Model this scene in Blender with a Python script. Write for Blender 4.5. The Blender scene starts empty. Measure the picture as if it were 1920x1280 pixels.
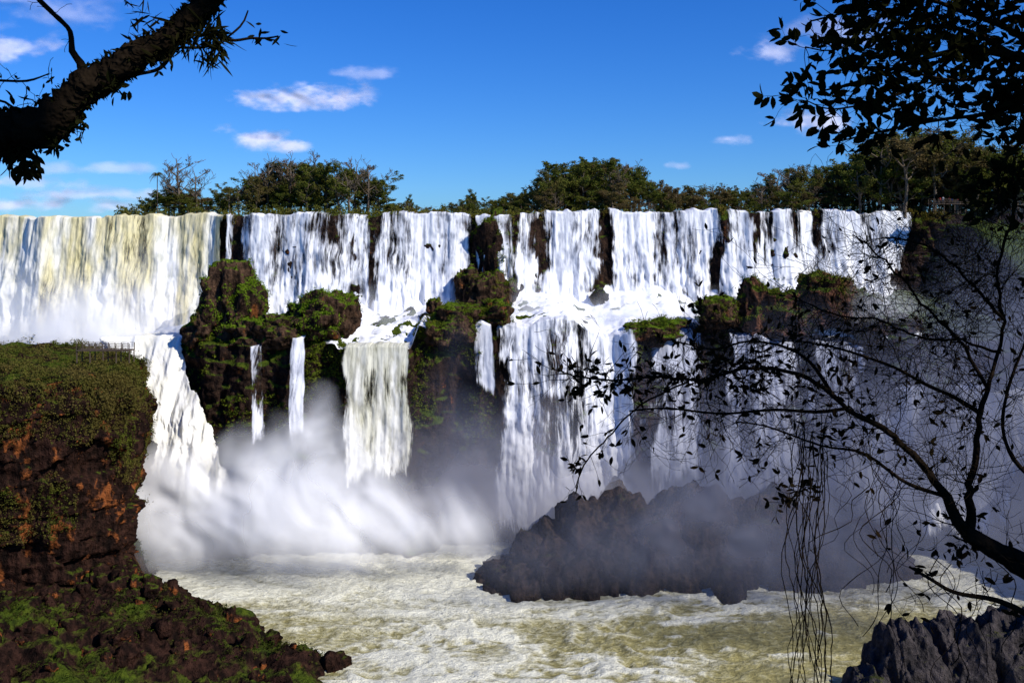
import bpy, math, random
import numpy as np
from mathutils import Vector
np.seterr(all='ignore')
random.seed(7); rng=np.random.default_rng(11)
F=1867.0; CH=60.0
sc=bpy.context.scene
COL=sc.collection
def W(px,py,D): return ((px-960)/F*D, D, CH-(py-460)/F*D)
def X(px,D): return (px-960)/F*D
def Z(py,D): return CH-(py-460)/F*D
# ---------------------------------------------------------------- noise
def _h(ix,iy,iz,s):
    n=(ix*374761393+iy*668265263+iz*1274126177+s*974634777)&0xffffffff
    n=((n^(n>>13))*1274126177)&0xffffffff
    n=((n^(n>>16))*2246822519)&0xffffffff
    return ((n^(n>>15))&0xffffff)/float(0xffffff)
def vn(x,y,z=0.0,s=0):
    x,y,z=np.broadcast_arrays(np.asarray(x,float),np.asarray(y,float),np.asarray(z,float))
    fx,fy,fz=np.floor(x),np.floor(y),np.floor(z)
    ix,iy,iz=fx.astype(np.int64),fy.astype(np.int64),fz.astype(np.int64)
    u,v,w=x-fx,y-fy,z-fz
    u=u*u*(3-2*u);v=v*v*(3-2*v);w=w*w*(3-2*w)
    r=0
    for a in (0,1):
        for b in (0,1):
            for c in (0,1):
                r=r+_h(ix+a,iy+b,iz+c,s)*(u if a else 1-u)*(v if b else 1-v)*(w if c else 1-w)
    return r*2-1
def fbm(x,y,z=0.0,o=4,s=0,g=0.5):
    r=0;a=1.0;t=0;f=1.0
    for i in range(o):
        r=r+a*vn(x*f,y*f,z*f,s+i*17); t+=a; a*=g; f*=2.03
    return r/t
def ridged(x,y,z=0.0,o=4,s=0):
    r=0;a=1.0;t=0;f=1.0
    for i in range(o):
        r=r+a*(1-np.abs(vn(x*f,y*f,z*f,s+i*13))); t+=a; a*=0.5; f*=2.1
    return r/t
def sst(x,a,b):
    t=np.clip((x-a)/(b-a),0,1); return t*t*(3-2*t)
# ---------------------------------------------------------------- node helper
class NT:
    def __init__(s,nt): s.t=nt; nt.nodes.clear()
    def new(s,ty,**k):
        n=s.t.nodes.new(ty)
        for a,b in k.items(): setattr(n,a,b)
        return n
    def set(s,sock,v):
        if v is None: return
        if isinstance(v,bpy.types.NodeSocket): s.t.links.new(v,sock)
        else:
            if isinstance(v,(tuple,list)) and len(v)==3 and sock.type=='RGBA': v=(*v,1)
            sock.default_value=v
    def m(s,op,a,b=None,c=None,clamp=False):
        n=s.new('ShaderNodeMath',operation=op,use_clamp=clamp)
        s.set(n.inputs[0],a); s.set(n.inputs[1],b); s.set(n.inputs[2],c); return n.outputs[0]
    def vm(s,op,a,b=None):
        n=s.new('ShaderNodeVectorMath',operation=op)
        s.set(n.inputs[0],a); s.set(n.inputs[1],b)
        return n.outputs['Value'] if op in('LENGTH','DOT_PRODUCT') else n.outputs[0]
    def noise(s,vec,scale=1.,detail=4.,rough=.5,dist=0.):
        n=s.new('ShaderNodeTexNoise'); s.set(n.inputs['Vector'],vec)
        n.inputs['Scale'].default_value=scale;n.inputs['Detail'].default_value=detail
        n.inputs['Roughness'].default_value=rough;n.inputs['Distortion'].default_value=dist
        return n.outputs['Fac']
    def ss(s,v,a,b,lo=0.,hi=1.):
        n=s.new('ShaderNodeMapRange',interpolation_type='SMOOTHSTEP')
        s.set(n.inputs[0],v); s.set(n.inputs[1],a); s.set(n.inputs[2],b); s.set(n.inputs[3],lo); s.set(n.inputs[4],hi)
        return n.outputs[0]
    def mix(s,f,a,b,bt='MIX'):
        n=s.new('ShaderNodeMix',data_type='RGBA',blend_type=bt)
        s.set(n.inputs[0],f); s.set(n.inputs[6],a); s.set(n.inputs[7],b); return n.outputs[2]
    def sep(s,v):
        n=s.new('ShaderNodeSeparateXYZ'); s.set(n.inputs[0],v); return n.outputs
    def at(s,name): return s.new('ShaderNodeAttribute',attribute_name=name).outputs['Fac']
    def bump(s,h,strength=.5,dist=.3):
        n=s.new('ShaderNodeBump'); n.inputs['Strength'].default_value=strength; n.inputs['Distance'].default_value=dist
        s.set(n.inputs['Height'],h); return n.outputs[0]
    def pbsdf(s,col,rough=.8,normal=None,alpha=None,spec=.3):
        n=s.new('ShaderNodeBsdfPrincipled'); s.set(n.inputs['Base Color'],col); s.set(n.inputs['Roughness'],rough)
        n.inputs['Specular IOR Level'].default_value=spec
        if normal is not None: s.set(n.inputs['Normal'],normal)
        if alpha is not None: s.set(n.inputs['Alpha'],alpha)
        return n.outputs[0]
    def diffuse(s,col,normal=None):
        n=s.new('ShaderNodeBsdfDiffuse'); s.set(n.inputs[0],col)
        if normal is not None: s.set(n.inputs['Normal'],normal)
        return n.outputs[0]
    def mixsh(s,f,a,b):
        n=s.new('ShaderNodeMixShader'); s.set(n.inputs[0],f); s.t.links.new(a,n.inputs[1]); s.t.links.new(b,n.inputs[2]); return n.outputs[0]
    def out(s,sh):
        o=s.new('ShaderNodeOutputMaterial'); s.t.links.new(sh,o.inputs['Surface'])
def newmat(name):
    m=bpy.data.materials.new(name); m.use_nodes=True; return m,NT(m.node_tree)
# ---------------------------------------------------------------- materials
def rock_mat(name,dark=(.014,.010,.008),mid=(.045,.028,.019),orange=(.30,.10,.03),green=(.04,.065,.01),moss=.5,orange_amt=.5,wet=.75,mz=.75):
    m,n=newmat(name)
    g=n.new('ShaderNodeNewGeometry'); pos=g.outputs['Position']
    big=n.noise(pos,.13,2,.6); fine=n.noise(pos,.9,5,.68)
    st=n.noise(n.vm('MULTIPLY',pos,(.8,.8,.13)),1.,3,.6)
    nz=n.sep(g.outputs['Normal'])[2]
    c=n.mix(n.ss(n.m('ADD',n.m('MULTIPLY',st,.6),n.m('MULTIPLY',fine,.5)),.42,.72),dark,mid)
    om=n.m('ADD',n.m('MULTIPLY',n.noise(n.vm('MULTIPLY',pos,(.35,.35,.14)),1.,2,.6),.7),n.m('MULTIPLY',fine,.35))
    om=n.ss(n.m('SUBTRACT',om,n.m('MULTIPLY',n.m('MAXIMUM',nz,0.),.14)),.66-.1*orange_amt,.74-.08*orange_amt)
    c=n.mix(n.m('MULTIPLY',om,.85),c,orange)
    mm=n.m('ADD',n.m('ADD',n.m('MULTIPLY',nz,mz),n.m('MULTIPLY',big,.9)),n.m('MULTIPLY',fine,.5))
    mk=n.ss(mm,1.25-.5*moss,1.42-.5*moss)
    gc=n.mix(n.ss(fine,.35,.65),green,(green[0]*2.1,green[1]*1.7,green[2]*1.3))
    c=n.mix(mk,c,gc)
    n.out(n.diffuse(c,n.bump(n.m('ADD',fine,n.m('MULTIPLY',st,.6)),1.,1.4))); return m
def leaf_mat(name,a,b,brown=(.09,.055,.02),brown_amt=.3,sc_=.4):
    m,n=newmat(name)
    g=n.new('ShaderNodeNewGeometry'); oi=n.new('ShaderNodeObjectInfo')
    pos=g.outputs['Position']
    rnd=oi.outputs['Random']; ri=g.outputs['Random Per Island']
    nn=n.noise(pos,sc_,2,.6)
    c=n.mix(n.ss(n.m('ADD',n.m('MULTIPLY',nn,.7),n.m('MULTIPLY',ri,.3)),.3,.7),a,b)
    c=n.mix(n.ss(n.m('ADD',n.m('MULTIPLY',rnd,.6),n.m('MULTIPLY',n.noise(pos,sc_*.4,1),.6)),.75-.5*brown_amt,1.0-.4*brown_amt),c,brown)
    c=n.mix(n.m('MULTIPLY',ri,.5),c,n.mix(1.,c,(.5,.5,.5),'MULTIPLY'))
    t=n.new('ShaderNodeBsdfTranslucent'); n.set(t.inputs[0],c)
    n.out(n.mixsh(.3,n.diffuse(c),t.outputs[0])); return m
def plain_mat(name,col,rough=.8,var=.4,scale=2.,spec=.2):
    m,n=newmat(name); g=n.new('ShaderNodeNewGeometry')
    f=n.noise(g.outputs['Position'],scale,3,.65)
    c=n.mix(f,tuple(v*(1-var) for v in col),tuple(v*(1+var) for v in col))
    n.out(n.diffuse(c,n.bump(f,.8,.08))); return m
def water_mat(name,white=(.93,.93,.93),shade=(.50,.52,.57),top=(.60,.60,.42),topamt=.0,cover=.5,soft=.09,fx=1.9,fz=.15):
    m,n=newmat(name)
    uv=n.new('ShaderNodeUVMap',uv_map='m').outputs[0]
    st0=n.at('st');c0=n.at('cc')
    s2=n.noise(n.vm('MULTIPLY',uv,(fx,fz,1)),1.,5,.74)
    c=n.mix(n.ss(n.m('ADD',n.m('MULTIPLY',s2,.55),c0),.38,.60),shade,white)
    if topamt>0:
        tm=n.m('MULTIPLY',n.at('tt'),topamt)
        c=n.mix(tm,c,n.mix(n.ss(s2,.4,.6),tuple(v*.5 for v in top),top))
    th=1.0-cover
    a=n.ss(n.m('ADD',st0,n.m('MULTIPLY',s2,.42)),th-soft,th+soft*.7)
    n.out(n.mixsh(a,n.new('ShaderNodeBsdfTransparent').outputs[0],n.diffuse(c))); return m
M_cliff=rock_mat('basalt_cliff',moss=.45,orange_amt=.25,dark=(.014,.010,.009),mid=(.062,.036,.024))
M_left=rock_mat('weathered_cliff',dark=(.010,.007,.006),mid=(.056,.027,.019),orange=(.38,.12,.035),moss=.30,orange_amt=1.12,mz=.5)
M_mound=rock_mat('wet_rock',dark=(.014,.012,.011),mid=(.075,.052,.042),green=(.025,.032,.012),moss=.1,orange_amt=-.2,mz=.5)
M_mossy=rock_mat('mossy_rock',green=(.055,.10,.01),mid=(.13,.075,.045),moss=.45,orange_amt=.6,mz=.6)
L_tree=leaf_mat('tree_foliage',(.055,.085,.014),(.19,.19,.035),brown=(.16,.115,.045),brown_amt=.3)
L_dry=leaf_mat('dry_foliage',(.13,.10,.03),(.22,.15,.06),brown=(.20,.11,.06),brown_amt=.4)
L_bush=leaf_mat('cliff_foliage',(.045,.075,.008),(.19,.22,.02),brown=(.17,.13,.025),brown_amt=.12)
L_low=leaf_mat('talus_foliage',(.020,.034,.006),(.065,.085,.012),brown=(.08,.06,.02),brown_amt=.25)
L_top=leaf_mat('grassy_foliage',(.035,.058,.008),(.15,.17,.022),brown=(.14,.11,.03),brown_amt=.2)
L_bright=leaf_mat('moss_foliage',(.09,.17,.008),(.25,.36,.025),brown=(.14,.12,.02),brown_amt=.05)
M_bark=plain_mat('bark',(.14,.11,.08))
M_dbark=plain_mat('shade_tinted_bark',(.017,.012,.008),.95,.6,8,.05)  # canopy shade put into a near-black bark colour
L_dark=leaf_mat('shade_tinted_leaves',(.009,.011,.004),(.024,.026,.008),brown=(.024,.015,.007),brown_amt=.25,sc_=3.)  # leaf colours darkened to carry the canopy shade
M_wood=plain_mat('weathered_wood',(.10,.075,.055))
# ---------------------------------------------------------------- mesh helpers
def tag(o,label=None,cat=None,kind=None,group=None):
    if label:o['label']=label
    if cat:o['category']=cat
    if kind:o['kind']=kind
    if group:o['group']=group
    return o
def mk(name,V,Fq,mat,parent=None,smooth=True,uv=None,attrs=None):
    V=np.asarray(V,np.float32); Fq=np.asarray(Fq,np.int32)
    me=bpy.data.meshes.new(name); k=Fq.shape[1]
    me.vertices.add(len(V)); me.vertices.foreach_set('co',V.ravel())
    me.loops.add(Fq.size); me.loops.foreach_set('vertex_index',Fq.ravel())
    me.polygons.add(len(Fq)); me.polygons.foreach_set('loop_start',np.arange(0,Fq.size,k,dtype=np.int32))
    me.polygons.foreach_set('use_smooth',np.full(len(Fq),smooth))
    me.update(calc_edges=True); me.validate()
    if uv is not None:
        l=me.uv_layers.new(name='m'); l.data.foreach_set('uv',np.asarray(uv,np.float32)[Fq.ravel()].ravel())
    if attrs:
        for a,v in attrs.items():
            at=me.attributes.new(a,'FLOAT','POINT'); at.data.foreach_set('value',np.ascontiguousarray(v,dtype=np.float32).ravel())
    me.materials.append(mat)
    o=bpy.data.objects.new(name,me); COL.objects.link(o)
    if parent: o.parent=parent
    return o
def gridF(n,m):
    i=np.arange(n*m).reshape(n,m)
    return np.stack([i[:-1,:-1],i[1:,:-1],i[1:,1:],i[:-1,1:]],-1).reshape(-1,4)
def sheet(name,P,mat,flip=False,keep=None,uv=None,attrs=None,**k):
    n,m=P.shape[:2]; f=gridF(n,m)
    if flip: f=f[:,::-1]
    V=P.reshape(-1,3)
    if keep is not None:
        kk=np.asarray(keep).reshape(-1); f=f[kk[f].any(1)]
        used=np.unique(f); mp=np.zeros(len(V),np.int64); mp[used]=np.arange(len(used)); f=mp[f]; V=V[used]
        if uv is not None: uv=np.asarray(uv)[used]
        if attrs: attrs={a:np.broadcast_to(v,(n,m)).reshape(-1)[used] for a,v in attrs.items()}
    return mk(name,V,f,mat,uv=uv,attrs=attrs,**k)
def gnorm(P):
    a=np.gradient(P,axis=0); b=np.gradient(P,axis=1); n=np.cross(a,b)
    return n/(np.linalg.norm(n,axis=-1,keepdims=True)+1e-9)
def leafcloud(centers,rad,count,size,flat=.7,seed=0):
    r=np.random.default_rng(seed); C=np.asarray(centers,float); n=len(C)
    rad=np.broadcast_to(np.asarray(rad,float),(n,))
    C2=np.repeat(C,count,0); R2=np.repeat(rad,count)
    d=r.normal(size=(n*count,3)); d/=np.linalg.norm(d,axis=1,keepdims=True)
    rr=R2*(r.random(n*count)**.45)*r.uniform(.75,1.15,n*count)
    p=C2+d*rr[:,None]*np.array([1,1,flat])
    a=r.normal(size=p.shape)+d*.2; a/=np.linalg.norm(a,axis=1,keepdims=True)
    nn=d+r.normal(size=p.shape)*.6+np.array([.1,-.1,.5]); b=np.cross(nn,a); b/=np.linalg.norm(b,axis=1,keepdims=True)+1e-9
    s=size*r.uniform(.5,1.3,len(p))[:,None]
    V=np.stack([p-a*s,p+b*s*.55,p+a*s,p-b*s*.55],1).reshape(-1,3)
    return V,np.arange(len(V)).reshape(-1,4)
class TB:
    def __init__(s): s.V=[];s.F=[];s.n=0
    def tube(s,pts,rad,seg=6,knob=0.):
        pts=[Vector(p) for p in pts]; prev=None; base=s.n
        up=Vector((.13,.4,.9))
        for i,p in enumerate(pts):
            t=(pts[min(i+1,len(pts)-1)]-pts[max(i-1,0)])
            if t.length<1e-9: t=Vector((0,0,1))
            t.normalize()
            if prev is None: a=t.cross(up if abs(t.dot(up))<.95 else Vector((1,0,0)))
            else: a=prev-t*prev.dot(t)
            if a.length<1e-6:a=t.orthogonal()
            a.normalize(); prev=a; b=t.cross(a)
            for k in range(seg):
                th=2*math.pi*k/seg; r=rad[i]*(1+random.uniform(-knob,knob))
                q=p+(a*math.cos(th)+b*math.sin(th))*r
                s.V.append((q.x,q.y,q.z))
            if i:
                o=base+i*seg
                for k in range(seg):
                    k2=(k+1)%seg
                    s.F.append((o-seg+k,o-seg+k2,o+k2,o+k))
        s.n+=len(pts)*seg
    def obj(s,name,mat,parent=None): return mk(name,s.V,s.F,mat,parent)
def smoothpath(keys,step):
    K=np.array(keys,float); out=[]
    n=len(K)
    for i in range(n-1):
        p0,p1,p2,p3=K[max(i-1,0)],K[i],K[i+1],K[min(i+2,n-1)]
        m=max(2,int(np.linalg.norm(p2[:3]-p1[:3])/step))
        for t in np.linspace(0,1,m,endpoint=False):
            out.append(.5*((2*p1)+(p2-p0)*t+(2*p0-5*p1+4*p2-p3)*t*t+(3*p1-p0-3*p2+p3)*t**3))
    out.append(K[-1]); return np.array(out)
def empty(name,loc=(0,0,0)):
    o=bpy.data.objects.new(name,None); o.location=loc; COL.objects.link(o); return o
# ================================================================ main cliff terrain
def wander(x): return 3.2*vn(x/26.,3.3)+1.8*vn(x/9.,7.7)+1.0*vn(x/3.5,1.2)
def lipD(x): return 233+wander(x)+np.interp(x,[-130,-70,-60,-8,4,60,100],[4,2,0,-3,-2,3,3])
PXK=lambda px,D=228: X(px,D)
def lipz(x):
    return np.interp(x,[PXK(p) for p in(-200,0,430,700,960,1200,1500,1720,2000)],[66.5,66.6,66.8,67.2,67.2,67.9,67.9,67.6,67.6])+.5*vn(x/4.,9.)+.3*vn(x/1.3,4.)
def basez(x):
    return np.interp(x,[PXK(p) for p in(-200,330,450,660,700,885,930,1000,1350,1400,1700,2000)],[38,40,45,46,46,46,49,48,48,49.5,49,49])+1.3*vn(x/7.,5.)+.5*vn(x/2.5,8.)
def lo(x): return (1.9*vn(x/10.,3.1)+1.1*vn(x/3.2,6.4))*np.clip((x+19)/3,0,1)
def loD(x): return (2.6*vn(x/9.,13.1)+1.0*vn(x/3.,16.4))*np.clip((x+19)/3,0,1)
def ledgez(x):
    return np.interp(x,[PXK(p,205) for p in(-200,250,340,640,645,775,790,930,1180,1300,1500,2000)],[37,38,40,40.2,39.6,39.6,44,42.6,42.4,42,41,40])+lo(x)
def ledgeD(x):
    return np.interp(x,[PXK(p,205) for p in(-200,250,320,400,630,645,775,790,900,940,1180,1300,1500,2000)],[214,213,208,201,201,200,200,202,203,208,209,212,212,205])+.8*vn(x/4.,2.)+1.2*vn(x/11.,8.)+loD(x)
xs=np.arange(-230,260,.5)
rowsD=[];rowsZ=[];wU=[];wL=[];wB=[]
LD,LZ,BZ,GZ,GD=lipD(xs),lipz(xs),basez(xs),ledgez(xs),ledgeD(xs)
for D in(6000,3000,1500,800,500,400,330,300,280,265,252,244):
    rowsD.append(np.full_like(xs,D));rowsZ.append(LZ-.6);wU.append(0);wL.append(0);wB.append(0)
for t in np.linspace(0,1,75):
    rowsD.append(LD-4.5*t);rowsZ.append(LZ+(BZ-LZ)*t);wU.append(min(1,t*8));wL.append(0);wB.append(0)
for t in np.linspace(0,1,60)[1:]:
    rowsD.append((LD-4.5)*(1-t)+GD*t);rowsZ.append(BZ*(1-t)+GZ*t);wU.append(1-t);wL.append(t);wB.append(math.sin(math.pi*t)**.5)
for t in np.linspace(0,1,130)[1:]:
    rowsD.append(GD-8*t);rowsZ.append(GZ+(-4-GZ)*t);wU.append(0);wL.append(1);wB.append(0)
D_=np.array(rowsD);Z_=np.array(rowsZ);X_=np.broadcast_to(xs,D_.shape).copy()
wU=np.array(wU)[:,None];wL=np.array(wL)[:,None];wB=np.array(wB)[:,None]
def walldisp(x,z):
    return 1.7*fbm(x*.16,z*.10,0,5,s=3)+2.4*(ridged(x*.3+.6*vn(x*.1,z*.1),z*.07,0,4,s=5)-.6)+.5*(((z*.19+vn(x/9.,z/9.,s=4)*1.2)%1)-.5)+.8*fbm(x*.9,z*.7,0,3,s=8)
wd=walldisp(X_,Z_)
D_=D_-(np.maximum(wU,wL))*wd*(.75+.55*wL)
rockb=2.6*(ridged(X_*.16,D_*.16,0,5,s=21)-.62)+1.0*fbm(X_*.5,D_*.5,0,4,s=23)
Z_=Z_+wB*rockb
X_=X_+(wU+wL)*.5*vn(X_*.4,Z_*.4,s=31)
P=np.stack([X_,D_,Z_],-1)
cl=sheet('cliff_terrain',P,M_cliff)
tag(cl,'two-tiered basalt cliff with mossy ledges behind the waterfalls','cliff','structure')
pxg=960+P[...,0]/P[...,1]*F; pyg=460-(P[...,2]-CH)/P[...,1]*F
bare=np.zeros(pxg.shape)
def region(a,b,c,d,w=1.): 
    global bare
    bare=np.maximum(bare,w*((pxg>a)&(pxg<b)&(pyg>c)&(pyg<d)))
region(885,965,400,620,.75);region(775,930,590,820,.85);region(350,545,600,860,.72);region(1375,1560,520,660,.7);region(560,650,600,860,1.0)
region(1180,1280,600,680,.9);region(1725,1920,380,900,.8);region(410,450,400,520,.4)
mask=bare*(fbm(P[...,0]*.15,P[...,2]*.15,P[...,1]*.1,3,s=51)>.0)
idx=np.argwhere(mask*rng.random(mask.shape)>.6)
if len(idx)>9000: idx=idx[rng.choice(len(idx),9000,replace=False)]
c=P[idx[:,0],idx[:,1]]+np.array([0,-.4,.1])
V,Fq=leafcloud(c,rng.uniform(.25,.9,len(c)),14,.2,.7,1)
tag(mk('cliff_vegetation',V,Fq,L_bush,smooth=False),'green ferns and moss clumps clinging to the wet basalt','plants','stuff')
# ================================================================ water curtains
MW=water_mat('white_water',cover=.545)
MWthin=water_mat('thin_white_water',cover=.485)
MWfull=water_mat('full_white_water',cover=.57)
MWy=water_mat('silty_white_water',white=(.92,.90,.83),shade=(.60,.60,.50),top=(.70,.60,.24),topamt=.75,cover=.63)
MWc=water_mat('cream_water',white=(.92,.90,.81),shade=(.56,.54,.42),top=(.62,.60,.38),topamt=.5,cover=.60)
MWd=water_mat('shade_tinted_water',white=(.50,.52,.60),shade=(.20,.21,.26),cover=.52)  # darker bluish copy of white water, gorge shade put into its colour
def curtain(label,keys,mat,wand=True,top=True,amp=1.,seed=0,feather=1.2,bott=.04,name='waterfall',off=0.,lump=0.):
    K=np.array(keys,float)
    zt=Z(K[0,0],K[0,3]); zb=Z(K[-1,0],K[-1,3])
    wid=max(abs(X(k[2],k[3])-X(k[1],k[3])) for k in keys)
    nu=max(10,int(wid/.22)); nv=max(12,int((zt-zb)/.32))
    py=np.linspace(K[0,0],K[-1,0],nv)
    l=np.interp(py,K[:,0],K[:,1]);r=np.interp(py,K[:,0],K[:,2]);D=np.interp(py,K[:,0],K[:,3])
    u=np.linspace(0,1,nu)[None,:]; v=np.linspace(0,1,nv)[:,None]
    xl=X(l,D)[:,None];xr=X(r,D)[:,None]
    x=xl+(xr-xl)*u; z=np.broadcast_to(Z(py,D)[:,None],x.shape).copy()
    Dd=np.broadcast_to(D[:,None],x.shape).copy()
    if wand: 
        Dd=Dd+lipD(x)-233
        zz=lipz(x)
        z=zz+(z-Z(K[0,0],K[0,3]))*((zz-zb)/(zt-zb))
    else:
        Dd=Dd+loD(x); z=z+lo(x)*(1-v)
    ox=seed*13.
    A_=fbm((x+ox)*.33,z*.045,0,4,s=160+seed)
    B_=fbm((x+ox)*.9,z*.42,0,5,s=180+seed,g=.6)
    C_=fbm((x+ox)*.13,z*.09,0,3,s=210+seed)
    d=amp*((.35+.7*v)*fbm(x*.45,z*.06+seed,0,4,s=60+seed)+(.1+.8*v)*fbm(x*.4,z*.24,seed,4,s=80+seed,g=.42)+.16*fbm(x*1.9,z*.16,seed,3,s=90)+(.1+.3*v)*B_)
    d=d+amp*1.2*v*np.clip(fbm(x*.22,z*.2,seed,2,s=95),0,1)+lump*(ridged(x*.2,z*.16,seed,5,s=97)-.6)*(.3+v)
    Dd=Dd-d-off
    w=(xr-xl)
    e=np.minimum(u*w,(1-u)*w)/feather+1.1*fbm(z*.16,u*3,seed,4,s=seed)
    e=np.clip(e,0,1)*np.clip((1-v)/max(bott,1e-3),0,1)
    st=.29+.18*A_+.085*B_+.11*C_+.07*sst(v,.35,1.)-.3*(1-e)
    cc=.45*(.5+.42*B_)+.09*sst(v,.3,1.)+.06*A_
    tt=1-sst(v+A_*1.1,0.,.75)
    Pp=np.stack([x,Dd,z],-1)
    if top:
        rows=[]
        for k,(dd,dz) in enumerate([(5,.0),(2.5,.05),(1.0,.0),(.35,-.0)]):
            q=Pp[0].copy(); q[:,1]=q[:,1]+dd; q[:,2]=q[:,2]+.32*(1-.25*k)+dz+.45*fbm(q[:,0]*.8,dd*.5,0,3,s=9); rows.append(q)
        Pp=np.concatenate([np.array(rows),Pp],0)
        st,cc,tt=[np.concatenate([np.repeat(a[:1],4,0),a],0) for a in(st,cc,tt)]
    n,m=Pp.shape[:2]
    wob=.9*fbm(Pp[...,0]*.25,Pp[...,2]*.14,0,3,s=44)
    uv=np.stack([Pp[...,0]+ox+wob,Pp[...,2]],-1).reshape(-1,2)
    o=sheet(name,Pp,mat,uv=uv,attrs={'st':st,'cc':cc,'tt':tt},keep=st>.06)
    return tag(o,label,'waterfall',group='cascades of the great falls')
curtain('broad silty yellow-white waterfall thundering over the plateau lip',[(406,-160,424,231.5),(520,-160,415,228.5),(680,-160,400,225)],MWy,seed=1,amp=1.6,lump=1.)
curtain('thin water veil between dark rock gaps',[(406,424,446,231.5),(540,420,440,229)],MWthin,seed=2,feather=.8)
curtain('wide white curtain waterfall falling onto ledge boulders',[(405,436,672,231.5),(500,436,672,229.5),(615,446,672,225.5)],MW,seed=3,amp=1.1,feather=2.5)
curtain('narrow broken waterfall strand over dark rock',[(405,656,700,231.7),(590,650,700,227.5)],MWthin,seed=4,feather=1.2)
curtain('white waterfall breaking into steps above rapids',[(405,684,898,231.5),(500,684,892,229.5),(615,676,866,225.5)],MW,seed=5,amp=1.2,feather=3)
curtain('thin trickling waterfall beside mossy outcrop',[(402,888,972,231.3),(580,895,965,227.4)],water_mat('trickle_water',cover=.47),seed=6,feather=1.)
curtain('slim white waterfall beside a dark rock cleft',[(400,962,1024,231.5),(580,958,1020,227.5)],MW,seed=7,feather=2)
curtain('tall white waterfall plunging onto the middle ledge',[(400,1016,1144,231.5),(500,1014,1134,229.5),(615,998,1126,225.5)],MWfull,seed=8,amp=1.2,feather=3)
curtain('dense bright white waterfall with heavy spray at its foot',[(398,1130,1357,231.5),(500,1133,1352,229),(615,1122,1355,225.5)],MWfull,seed=9,amp=1.5,feather=3)
curtain('narrow white waterfall on dark rock face',[(396,1356,1420,231.5),(560,1348,1418,227.5)],MW,seed=10,feather=2)
curtain('white waterfall dropping behind brown outcrop',[(396,1406,1550,231.5),(570,1394,1544,227.5)],MW,seed=11,feather=2.5)
curtain('white waterfall at the forest edge of the cliff',[(397,1541,1730,231.5),(500,1544,1714,229),(600,1553,1702,226.5)],MWfull,seed=12,feather=2.5)
def lw(label,keys,mat,**k):
    k.setdefault('bott',.2); return curtain(label,keys,mat,wand=False,**k)
lw('square-lipped cream waterfall pouring from a still ledge pool',[(648,640,776,196.5),(760,643,778,194),(910,648,772,190.5)],MWc,seed=20,amp=.8,feather=1.2,off=1.2)
lw('powerful cream chute roaring down beside the cliff',[(630,190,352,208),(700,235,368,202),(760,250,390,197),(850,258,420,192),(960,250,455,188)],water_mat('chute_water',white=(.93,.91,.83),shade=(.76,.73,.60),cover=.85,fz=.6,fx=.8),seed=21,amp=2.2,bott=.1,feather=2.2,off=1.5,lump=3.6)
lw('thin ribbon waterfall down reddish mossy rock',[(648,470,500,198.3),(830,472,502,191.5)],MWthin,seed=22,amp=.4,feather=.5,off=1.6)
lw('slender white waterfall between green mosses',[(632,548,574,198.3),(660,543,578,197),(835,546,574,191)],MW,seed=23,amp=.5,feather=.5,off=1.6)
lw('big white lower waterfall vanishing into mist',[(612,914,1192,206),(720,912,1196,202),(840,918,1200,199),(1010,915,1210,195)],MWfull,seed=25,amp=1.6,off=1.2,feather=3.5)
lw('small waterfall spilling off the mossy corner',[(615,885,925,203.5),(740,890,930,199)],MWthin,seed=26,amp=.6,feather=.6,off=1.)
lw('shade-tinted lower waterfall veiled by drifting mist',[(632,1190,1350,210),(760,1195,1360,206),(930,1200,1360,201)],MWd,seed=27,amp=1.2,off=1.5,feather=4)
lw('shade-tinted waterfall sheet behind hanging branches',[(640,1335,1520,210),(800,1340,1530,205.5),(950,1345,1530,201)],MWd,seed=28,amp=1.2,off=1.5,feather=4)
lw('shade-tinted waterfall fanning over dark rock',[(645,1510,1655,208.5),(800,1512,1665,204.5),(960,1515,1660,200)],MWd,seed=29,amp=1.2,off=1.5,feather=4)
lw('pale waterfall sliding down a rock spur',[(730,1665,1740,200),(850,1630,1730,196),(1000,1570,1700,192)],MW,seed=30,amp=1.2,off=1.8,feather=2.5)
lw('pale waterfall in the shaded gorge end',[(740,1785,1935,199),(850,1750,1915,196),(1000,1690,1880,192)],MW,seed=31,amp=1.2,off=1.8,feather=2.5)
def rapids(label,pa,pb,mat,seed,lift=.25,k=.8):
    xx=np.arange(X(pa,215),X(pb,215),.3); nv=100
    t=np.linspace(-.04,1.03,nv)[:,None]
    Dt=(lipD(xx)-4.5)*(1-t)+(ledgeD(xx)-.3)*t; Zt=basez(xx)*(1-t)+ledgez(xx)*t
    bb=2.6*(ridged(xx*.16,Dt*.16,0,5,s=21)-.62)
    zz=Zt+lift+k*bb*np.sin(np.pi*np.clip(t,0,1))**.5+.7*fbm(xx*.5,Dt*.5,0,4,s=seed)
    zz=zz+1.6*sst(.14-t,0,.2)
    Pp=np.stack([np.broadcast_to(xx,zz.shape),Dt,zz],-1)
    e=np.clip(np.minimum(xx-xx[0],xx[-1]-xx)/3.+.4*fbm(xx*.3,Dt*.3,0,3,s=seed),0,1)
    A_=fbm(xx*.25,Dt*.2,0,4,s=seed+3);B_=fbm(xx*.9,Dt*.7,0,4,s=seed+4,g=.6)
    uv=np.stack([Pp[...,0]*.8,Pp[...,1]*.9],-1).reshape(-1,2)
    return tag(sheet('rapids',Pp,mat,uv=uv,attrs={'st':.33+.15*A_+.09*B_-.3*(1-e),'cc':.31+.13*B_,'tt':B_*0}),label,'rapids',group='rapids on the middle ledge')
MR=water_mat('rapids_water',cover=.56,fx=.9,fz=.7)
MRf=water_mat('foaming_rapids_water',cover=.63,fx=.9,fz=.7,shade=(.62,.64,.68))
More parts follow.
